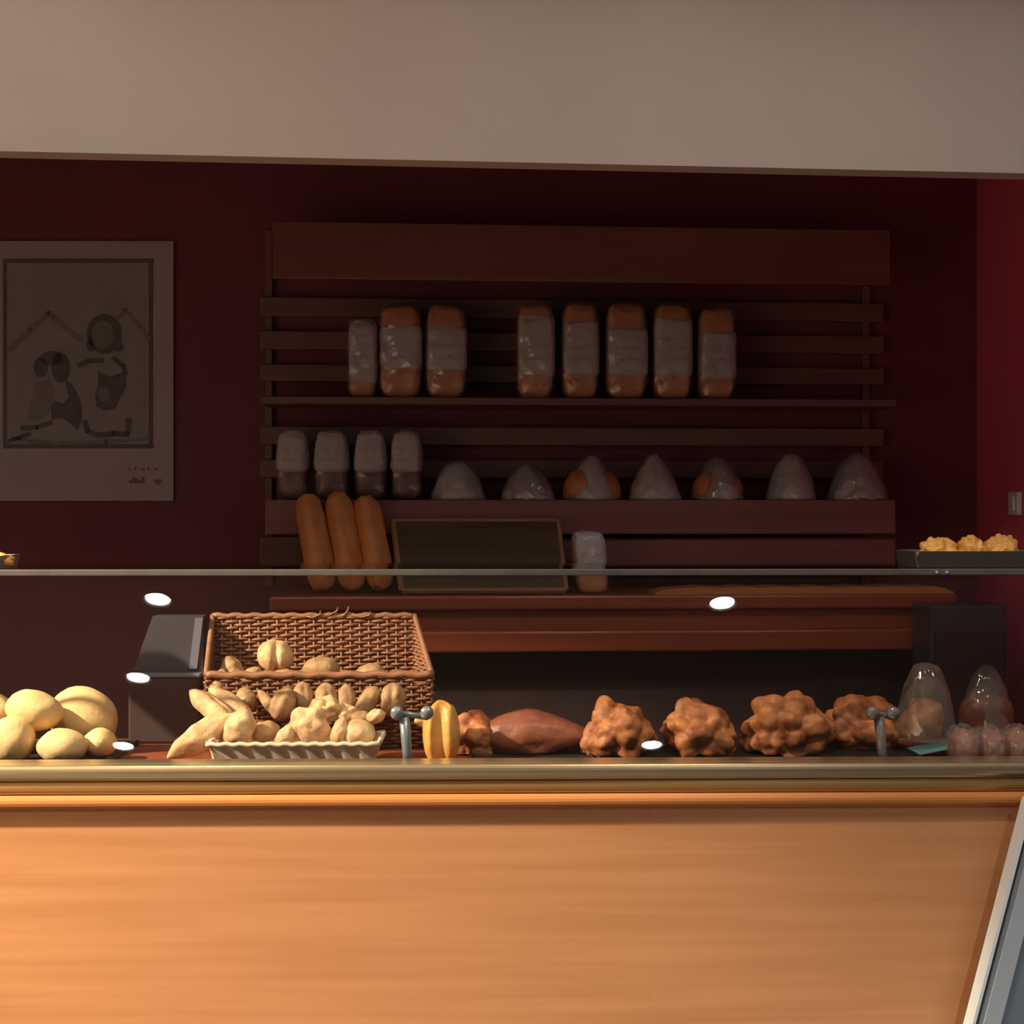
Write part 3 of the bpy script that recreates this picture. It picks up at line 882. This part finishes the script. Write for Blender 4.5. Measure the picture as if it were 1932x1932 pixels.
# ------------------------------------------------------------------ wicker display basket
Yf, Yk = 2.862, 3.000
xl, xr = (402 - 966) / F * 2.93, (816 - 966) / F * 2.90
t = thing('wicker_basket', 'brown wicker display basket with a tall back, behind the cream basket', 'basket', ((xl + xr) / 2, (Yf + Yk) / 2, DECK + 0.0004), C.a)
Wd = xr - xl
zf = P(600, 1274, Yf).z - DECK
zk = P(600, 1162, Yk).z - DECK
hd = (Yk - Yf) / 2
INS_L = 0.014
INS_R = 0.045                              # the right end flares towards the viewer
def weave(m, O, U, V, nu, nv, rs=0.0035, rw=0.0042, amp=0.0045, top=None):
    """woven panel spanned by U (length) and V (height); O is its lower corner"""
    O, U, V = Vector(O), Vector(U), Vector(V)
    N = U.cross(V).normalized()
    for k in range(nu + 1):
        f = k / nu
        hgt = top(f) if top else 1.0
        m.tube([O + U * f, O + U * f + V * hgt * .5, O + U * f + V * hgt * 1.02], rs, 6)
    for j in range(nv):
        g = (j + 0.5) / nv
        pts = []
        for s_ in range(nu * 4 + 1):
            f = s_ / (nu * 4)
            if top and g > top(f):
                continue
            pts.append(O + U * f + V * g + N * amp * math.cos(PI * f * nu + PI * j) + V.normalized() * 0.001 * math.sin(f * 37 + j * 2))
        if len(pts) > 2:
            m.tube(pts, rw, 5)
m = MB(); weave(m, (-Wd / 2 - INS_L, hd, 0), (Wd - INS_R + INS_L, 0, 0), (0, 0, zk), 22, 34, 0.0028, 0.0037, 0.0036)
build('back_panel', m, M_wicker, t, True)
m = MB(); weave(m, (-Wd / 2, -hd, 0), (Wd, 0, 0), (0, 0, zf), 22, 20, 0.0028, 0.0037, 0.0036)
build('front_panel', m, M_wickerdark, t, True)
slope = lambda f: (zf + (zk - zf) * f) / zk
for sx in (-1, 1):
    m = MB(); weave(m, (sx * Wd / 2, -hd, 0), (-INS_R if sx > 0 else -INS_L, 2 * hd, 0), (0, 0, zk), 8, 34, 0.0028, 0.0037, 0.0036, top=slope)
    build('side_panel', m, M_wicker, t, True)
m = MB()
m.tube([(-Wd / 2 + Wd * k / 40, -hd, zf + 0.002 * math.sin(k * 1.3)) for k in range(41)], 0.0085, 8)
m.tube([(-Wd / 2 - INS_L + (Wd - INS_R + INS_L) * k / 40, hd, zk + 0.002 * math.sin(k * 1.7)) for k in range(41)], 0.0065, 8)
for sx in (-1, 1):
    m.tube([(sx * Wd / 2 - (INS_R if sx > 0 else INS_L) * k / 10, -hd + 2 * hd * k / 10, zf + (zk - zf) * k / 10) for k in range(11)], 0.0065, 8)
build('rim', m, M_wicker, t, True)
ZIN = zf - 0.050
build('raised_base', MB().box((-INS_R / 2, 0, ZIN - 0.004), (Wd - 0.014 - INS_R, 2 * hd - 0.016, 0.008), 0.001), M_wickerdark, t)
for k, (x0_, x1_, z0_, z1_) in enumerate(((.40, .47, .0, .010), (.48, .55, .004, .018), (.56, .60, .0, .020), (.62, .70, .004, .008))):
    m = MB()
    a = Vector((-Wd / 2 + Wd * x0_, hd - .004, zk + z0_)); b = Vector((-Wd / 2 + Wd * x1_, hd - .008, zk + z1_ - .006))
    m.tube([a, a.lerp(b, .5) + Vector((0, 0, -.006)), b, b + Vector((0.002, 0, .008))], 0.0022, 6)
    build('loose_cane', m, M_wicker, t, True)
WB = DECK + ZIN
INW = [
    ('round', (520, 1238), 2.925, 0.037, 'round roll with a dark crease standing inside the wicker basket'),
    ('round', (606, 1264), 2.915, 0.037, 'smooth round roll inside the wicker basket right of the creased one'),
    ('round', (700, 1272), 2.925, 0.030, 'low roll barely above the wicker rim at its right half'),
]
for i, (kd, (px, py), Y, r, label) in enumerate(INW):
    c = P(px, py, Y)
    if i == 0:
        def crease(n):
            k = 1 + 0.05 * noise.noise(n * 2 + Vector((4, 1, 0)))
            k -= 0.30 * math.exp(-((n.x - 0.12 + 0.35 * n.z) / 0.14) ** 2) * max(0, -n.y + 0.3)
            return Vector((n.x * 0.041 * k, n.y * 0.034 * k, n.z * 0.037 * k))
        o = build('creased_roll', MB().blob(crease, 4), M_roll, None, True, c, Quaternion((0, 1, 0), 0.35))
    else:
        o = build('round_roll', MB().blob(round_roll(r * 1.12, r * .9, r * 0.8, 20 + i, 0.08, -1), 4), M_rolldark, None, True, c)
    tagb(o, label, 'rolls in the wicker basket')
INS = [((426, 1240, 2.935), (456, 1292, 2.92), 0.022, 'finger roll leaning at the left end inside the wicker basket'),
       ((446, 1300, 2.90), (492, 1262, 2.925), 0.020, 'finger roll slanting up to the right inside the wicker basket'),
       ((496, 1284, 2.90), (556, 1272, 2.90), 0.018, 'finger roll lying behind the wicker rim, left of its middle')]
for i, (a, b, r, label) in enumerate(INS):
    c, q, L = between(P(*a), P(*b))
    tagb(build('finger_roll', MB().blob(spindle(L * 1.05, r, 40 + i, 3.0, 0.15), 4), M_rolldark, None, True, c, q), label, 'rolls in the wicker basket')

# ------------------------------------------------------------------ the dark plastic box left of the wicker basket
a = P(262, 1300, 3.0); b = P(396, 1158, 3.02)
t = thing('plastic_box', 'dark blue-grey plastic box left of the wicker basket', 'box', ((a.x + b.x) / 2, 2.955, DECK + 0.0004), C.a)
w = b.x - a.x
zlid = P(300, 1274, 2.93).z - DECK
zt_ = b.z - DECK
build('body', MB().box((0, 0, zlid / 2), (w, 0.085, zlid), 0.006), M_plinth, t)
m = MB(); m.plate([(-w / 2, zlid + .001), (w / 2, zlid + .001), (w / 2, zt_), (-w / 2 + 0.045, zt_)], -0.006, 0.035)
build('upper_pane', m, M_darkbin, t)
build('rim', MB().box((0, -0.03, zlid + 0.001), (w + .004, 0.03, 0.008), 0.002), M_bluegrey, t)
m = MB(); m.plate([(w / 2 - 0.030, zlid + 0.012), (w / 2 - 0.012, zlid + .012), (w / 2 + .001, zt_ - 0.004), (w / 2 - 0.016, zt_ - .004)], -0.010, -0.005)
build('edge_highlight', m, M_bluegrey, t)  # bluish highlight of the box's right edge, built as a lighter strip

# ------------------------------------------------------------------ large breads on the right
def big(name, px0, px1, pyt, Y, depth, fnmaker, mat_, label, group, base=TZ, tilt=0.0, rz=0.0, low=0.55, par=None):
    x0, x1 = (px0 - 966) / F * Y, (px1 - 966) / F * Y
    h = CAM_Z - (pyt - 966) / F * Y - base
    R_ = h / (1 + low)
    o = build(name, MB().blob(fnmaker((x1 - x0) / 2, depth, R_), 5), mat_, None, True, Vector(((x0 + x1) / 2, Y, base + R_ * low + 0.0005)))
    o.rotation_euler = (0, tilt, rz)
    return tagb(o, label, group)
G = 'large loaves in the display case'
big('knotted_loaf', 800, 866, 1322, 2.705, 0.036, lambda a_, b_, c_: ridged(a_ * 1.04, b_, c_ * 0.98, 1.0, 1.45), M_knot,
    'bright golden knotted loaf with deep upright folds beside the metal support', G, base=DECK, low=0.85)
big('lumpy_loaf', 838, 944, 1346, 2.80, 0.045, lambda a_, b_, c_: lumpy(a_, b_, c_, 7.7, 1.8, 0.16), M_lump,
    'brown loaf sloping down behind the bright golden knotted loaf', G, base=DECK, tilt=0.15)
def longdark(a_, b_, c_):
    def fn(n):
        k = 1 + 0.08 * noise.noise(n * 2 + Vector((3, 1, 4)))
        z = max(n.z, -0.55)
        x = n.x
        return Vector((x * a_ * 1.03, n.y * b_ * k, z * c_ * k * (1.0 - 0.50 * max(0, x) - 0.05 * max(0, -x)) + 0.002 * noise.noise(n * 5)))
    return fn
big('long_loaf', 906, 1116, 1338, 2.80, 0.055, longdark, M_brown,
    'smooth long dark brown loaf on a black tray', G)
LUMPS = [(1096, 1230, 1324, 2.775, 0.060, 1.0, 'lumpy glazed loaf nearest the smooth dark brown loaf'),
         (1250, 1396, 1325, 2.790, 0.062, 2.4, 'lumpy glazed loaf with a yellow knob on top, second from left'),
         (1396, 1562, 1309, 2.790, 0.066, 3.1, 'largest and tallest lumpy glazed loaf, third from left'),
         (1550, 1704, 1317, 2.86, 0.062, 4.6, 'lumpy glazed loaf partly behind the clear support on the right')]
for i, (a, b, pt, Y, d, sd, label) in enumerate(LUMPS):
    big('lumpy_loaf', a, b, pt, Y, d, lambda a_, b_, c_, sd=sd: lumpy(a_ * 0.93, b_, c_ * 0.95, sd, 2.25, 0.19, -0.55, 0.34), M_lump, label, G, tilt=0.06)
kb = P(1302, 1337, 2.75)

# bagged bread at the right end
Y = 2.80
x0, x1 = (1692 - 966) / F * Y, (1808 - 966) / F * Y
hb = CAM_Z - (1254 - 966) / F * Y - DECK
t = thing('bagged_loaf', 'brown loaf in a tall clear bag on a teal plate', 'packaged bread', ((x0 + x1) / 2, Y, DECK + 0.0015), 0)
m = MB()
pl = superloaf(0.052, 0.05, 0.010, 0.8, -1, 0.0)
Rt = Matrix.Rotation(math.radians(-11), 4, 'Y')
m.box((0.006, -0.028, 0.016), (0.098, 0.075, 0.006), 0.0028, Rt.to_3x3())
m.box((0.046, -0.028, 0.0125), (0.010, 0.07, 0.023), 0.002)
build('teal_plate', m, M_teal, t)
build('loaf', MB().blob(lumpy(0.046, 0.036, 0.050, 9.1, 1.8, 0.14), 4, Matrix.Translation((-0.006, 0.016, 0.062))), M_lump, t, True)
build('bag', MB().blob(mound((x1 - x0) / 2, 0.062, hb - 0.028, 6.2, 0.10, 0.06), 4, Matrix.Translation((0, 0.012, 0.028))), M_filmdome, t, True)
Y = 2.93
x0, x1 = (1806 - 966) / F * Y, (1916 - 966) / F * Y
hb = CAM_Z - (1256 - 966) / F * Y - DECK
t = thing('bagged_loaf', 'dark bread in a peaked clear bag, hindmost at the right end', 'packaged bread', ((x0 + x1) / 2, Y, DECK + 0.0005), 0)
build('loaf', MB().blob(superloaf((x1 - x0) / 2 * .9, 0.042, hb * 0.62, 0.7, -1, 0.05, 3), 4), M_darkloaf, t, True)
build('bag', MB().blob(mound((x1 - x0) / 2, 0.052, hb, 8.8, 0.35, 0.10), 4), M_filmdome, t, True)
for i, (a, b, pt, label) in enumerate(((1790, 1846, 1370, 'wrapped pinkish-brown roll right beside the teal plate'),
                                       (1842, 1896, 1372, 'wrapped pinkish-brown roll, middle of the front right row'),
                                       (1894, 1950, 1370, 'wrapped pinkish-brown roll cut off by the right photo edge'))):
    Y = 2.665
    x0, x1 = (a - 966) / F * Y, (b - 966) / F * Y
    h = CAM_Z - (pt - 966) / F * Y - DECK
    t = thing('wrapped_roll', label, 'packaged bread', ((x0 + x1) / 2, Y, DECK + 0.0005), 0, 'wrapped rolls in the right corner')
    build('roll', MB().blob(superloaf((x1 - x0) / 2 * .9, 0.038, h * 0.92, 0.8, -0.8, 0.14, i, 5), 4), M_pinkroll, t, True)
    build('bag', MB().blob(superloaf((x1 - x0) / 2 * .985, 0.044, h, 0.7, -0.85, 0.16, i + 12, 6), 4), M_film, t, True)

# ------------------------------------------------------------------ trays on top of the glass
def top_tray(px0, px1, yc, dep, h, label, matl, rim=0.0):
    Yc = 2.5 + yc
    x0, x1 = (px0 - 966) / F * (Yc + dep / 2), (px1 - 966) / F * (Yc + dep / 2)
    z0 = TOPZ + 0.0004
    t = thing('serving_tray', label, 'tray', ((x0 + x1) / 2, Yc + math.tan(C.a) * (x0 + x1) / 2, z0), C.a, None)
    w = x1 - x0
    prof = [(-dep / 2 + 0.012, 0), (-dep / 2, h), (-dep / 2 + .004, h), (-dep / 2 + 0.016, 0.004),
            (dep / 2 - 0.016, 0.004), (dep / 2 - .004, h), (dep / 2, h), (dep / 2 - 0.012, 0)]
    build('pan', MB().prism_x(prof[::-1], -w / 2 + 0.010, w / 2 - 0.010), matl, t)
    for sx in (-1, 1):
        m = MB(); m.plate([(sx * (w / 2 - 0.009), 0.0), (sx * (w / 2 - 0.006), 0.0), (sx * w / 2, h), (sx * (w / 2 - .004), h)], -dep / 2 + .002, dep / 2 - .002)
        build('end_rim', m, matl, t)
    return t, w, z0
t, w, z0 = top_tray(1694, 1990, 0.275, 0.13, 0.034, 'dark tray of golden pastries on the glass top at the right', M_greytray)
PX = [(1738, 1815, 1017, 2.755, 'flat golden pastry at the left end of the dark tray'),
      (1812, 1866, 1014, 2.765, 'golden pastry in the middle of the dark tray'),
      (1862, 1930, 1012, 2.755, 'browner crusty pastry toward the right end of the dark tray'),]
for i, (a, b, pt, Y, label) in enumerate(PX):
    x0, x1 = (a - 966) / F * Y, (b - 966) / F * Y
    ztop = CAM_Z - (pt - 966) / F * Y
    base = z0 + 0.0046
    h = ztop - base
    o = build('flat_pastry', MB().blob(lumpy((x1 - x0) / 2 * 1.0, 0.033, h / 1.5, 3.3 + i, 2.8, 0.28, -0.5, 0.1), 4), M_knot, None, True,
              Vector(((x0 + x1) / 2, Y + 0.022, base + h / 1.5 * 0.5 + .0008)))
    tagb(o, label, 'pastries on the dark tray', 'pastry')
t, w, z0 = top_tray(-85, 46, 0.25, 0.13, 0.026, 'small pale metal tray on the glass top at the left edge', M_chrome)
a, b, Y = -52, 22, 2.72
x0, x1 = (a - 966) / F * Y, (b - 966) / F * Y
o = build('flat_pastry', MB().blob(lumpy((x1 - x0) / 2, 0.028, 0.017, 5.5, 2.4, 0.2, -0.5, 0.1), 4), M_knot, None, True, Vector(((x0 + x1) / 2, Y + .012, z0 + 0.0046 + 0.010)))
tagb(o, 'lone golden pastry on the small pale metal tray', None, 'pastry')

# ------------------------------------------------------------------ foreground cabinet, bottom right
Yq = 2.43
def q2(px, py):
    p = P(px, py, Yq); return (p.x, p.z)
slope_ = (1932 - 1830) / (1932 - 1540.0)
def edge(px_at_bottom):
    """slanted line of the cabinet's side: x at the floor and at its top"""
    zt2 = 0.90
    p0 = q2(px_at_bottom, 1932)
    x_of = lambda z: p0[0] + (z - p0[1]) * slope_
    return x_of(0.02), x_of(zt2), zt2
tq = thing('leaning_metal_barrier', 'grey panel with bright white slanted metal edge before the counter at right', 'panel', (1.0, Yq, 0), 0)
def strip(name, a, b, y0, y1, mat_):
    a0, a1, zt2 = edge(a); b0, b1, _ = edge(b)
    m = MB(); m.plate([(a0 - 1.0, 0.02), (b0 - 1.0, 0.02), (b1 - 1.0, zt2), (a1 - 1.0, zt2)], y0, y1)
    return build(name, m, mat_, tq)
strip('white_edge_trim', 1834, 1840, -0.002, 0.038, M_alu)
strip('rubber_seal', 1840, 1846, 0.002, 0.034, M_seal)
strip('frame_bar', 1846, 1854, -0.001, 0.034, M_greypanel)
strip('frame_face', 1854, 1886, -0.005, 0.034, M_alugrey)
a0, a1, zt2 = edge(1886)
m = MB(); m.plate([(a0 - 1.0, 0.02), (0.9, 0.02), (0.9, zt2), (a1 - 1.0, zt2)], 0.004, 0.034)
build('front_panel', m, M_greypanel, tq)
a0, a1, zt2 = edge(2010)
m = MB(); m.plate([(a0 - 1.0, 0.0), (0.9, 0.0), (0.9, zt2 - .01), (a1 - 1.0, zt2 - .01)], 0.0345, 0.055)
build('body', m, M_greypanel, tq)

# ------------------------------------------------------------------ ceiling downlights
nG = Vector((0, -math.cos(LEAN), math.sin(LEAN)))
nG = Matrix.Rotation(C.a, 3, 'Z') @ nG
pG = C.w(0, -GY, RZ)
def lamp_spot(px, py, zc=CEIL - 0.012):
    """where a ceiling lamp must hang to be mirrored at this place of the leaning pane"""
    d = Vector(((px - 966) / F, 1, -(py - 966) / F)).normalized()
    o_ = Vector((0, 0, CAM_Z))
    k = (pG - o_).dot(nG) / d.dot(nG)
    h_ = o_ + d * k
    r = d - 2 * d.dot(nG) * nG
    s_ = (zc - h_.z) / r.z
    return h_ + r * s_
WARM, COOL = (1.0, 0.77, 0.52), (0.82, 0.91, 1.0)
def downlight(x, y, cool, watts, label, rad=0.05, cone=116, blend=0.55, col=None):
    t = thing('ceiling_downlight', label, 'ceiling light', (x, y, CEIL - 0.012), 0, 'downlights in the shop ceiling')
    m = MB()
    m.tube([(1.25 * rad * math.cos(2 * PI * k / 28), 1.25 * rad * math.sin(2 * PI * k / 28), 0.002) for k in range(28)], 0.009, 8, True)
    build('ring', m, M_lamp_ring, t, True)
    build('lens', MB().lathe([(rad, 0.0), (rad, 0.008)], 28), M_cool if cool else M_warm, t)
    L = bpy.data.lights.new('downlight_beam', 'SPOT')
    L.energy = watts; L.spot_size = math.radians(cone); L.spot_blend = blend
    L.shadow_soft_size = rad * 0.8
    L.color = col or (COOL if cool else WARM)
    lo = bpy.data.objects.new('beam', L); COL.objects.link(lo)
    lo.parent = t; lo.location = (0, 0, -0.04)
    return lo
for px, py, cool, wt, label in (
        (297, 1130, 0, 330, 'warm ceiling downlight nearest the counter in the left row'),
        (260, 1278, 0, 470, 'warm ceiling downlight in the middle of the left row'),
        (232, 1407, 0, 470, 'warm ceiling downlight at the far end of the left row'),
        (1363, 1137, 1, 170, 'cool ceiling downlight nearest the counter in the right row'),
        (1230, 1405, 1, 170, 'cool ceiling downlight at the far end of the right row')):
    q = lamp_spot(px, py)
    downlight(q.x, q.y, cool, wt, label)
for x, wt, cl, label in ((-2.2, 4.4, (1.0, .80, .60), 'added unseen warm fill lamp in front of the counter, far left'),
                     (-1.3, 2.7, (1.0, .82, .64), 'added unseen fill lamp in front of the counter, second from the left'),
                     (-0.4, 2.3, (1.0, .86, .70), 'added unseen fill lamp in front of the counter, third from the left'),
                     (0.5, 2.1, (1.0, .91, .80), 'added unseen fill lamp in front of the counter, fourth from the left'),
                     (1.4, 2.5, (1.0, .93, .86), 'added unseen fill lamp in front of the counter, fifth from the left'),
                     (2.2, 4, (.97, .95, .92), 'added unseen fill lamp in front of the counter, far right')):
    downlight(x, 1.65, 0, wt, label, 0.042, 172, 0.25, cl)  # unseen row added to brighten the bulkhead evenly
for x, y, wt, cl, label in ((-0.95, 1.9, 45, (1.0, .80, .54), 'added unseen warm fill lamp over the rolls'),
                     (0.45, 1.85, 60, (1.0, .80, .58), 'added unseen fill lamp over the lumpy loaves')):
    downlight(x, y, 0, wt, label, 0.05, 92, 0.45, cl)  # unseen lamps added to brighten the breads in the case
# unseen spot added at the left end for side light on the rolls
lo = downlight(-2.75, 1.85, 0, 1150, 'added unseen warm spot lighting the rolls from the left', 0.05, 32, 0.7, (1.0, .82, .56))
d = Vector((-0.78, 2.66, 0.98)) - Vector((-2.75, 1.85, CEIL - 0.05))
lo.rotation_euler = d.to_track_quat('-Z', 'Y').to_euler()

# ------------------------------------------------------------------ dim cool ambient light added for the unseen open room behind
w = bpy.data.worlds.new('world'); SC.world = w
w.use_nodes = True
bg = w.node_tree.nodes['Background']
bg.inputs['Color'].default_value = (0.75, 0.85, 1.0, 1)
bg.inputs['Strength'].default_value = 0.06

# ------------------------------------------------------------------ view
vs = SC.view_settings
vs.view_transform = 'Standard'; vs.look = 'None'; vs.gamma = 1.0; vs.use_curve_mapping = False
vs.exposure = 0.0
cy = SC.cycles
cy.use_denoising = True
cy.max_bounces = 10; cy.transparent_max_bounces = 24
cy.caustics_reflective = False; cy.caustics_refractive = False
cy.sample_clamp_indirect = 4.0
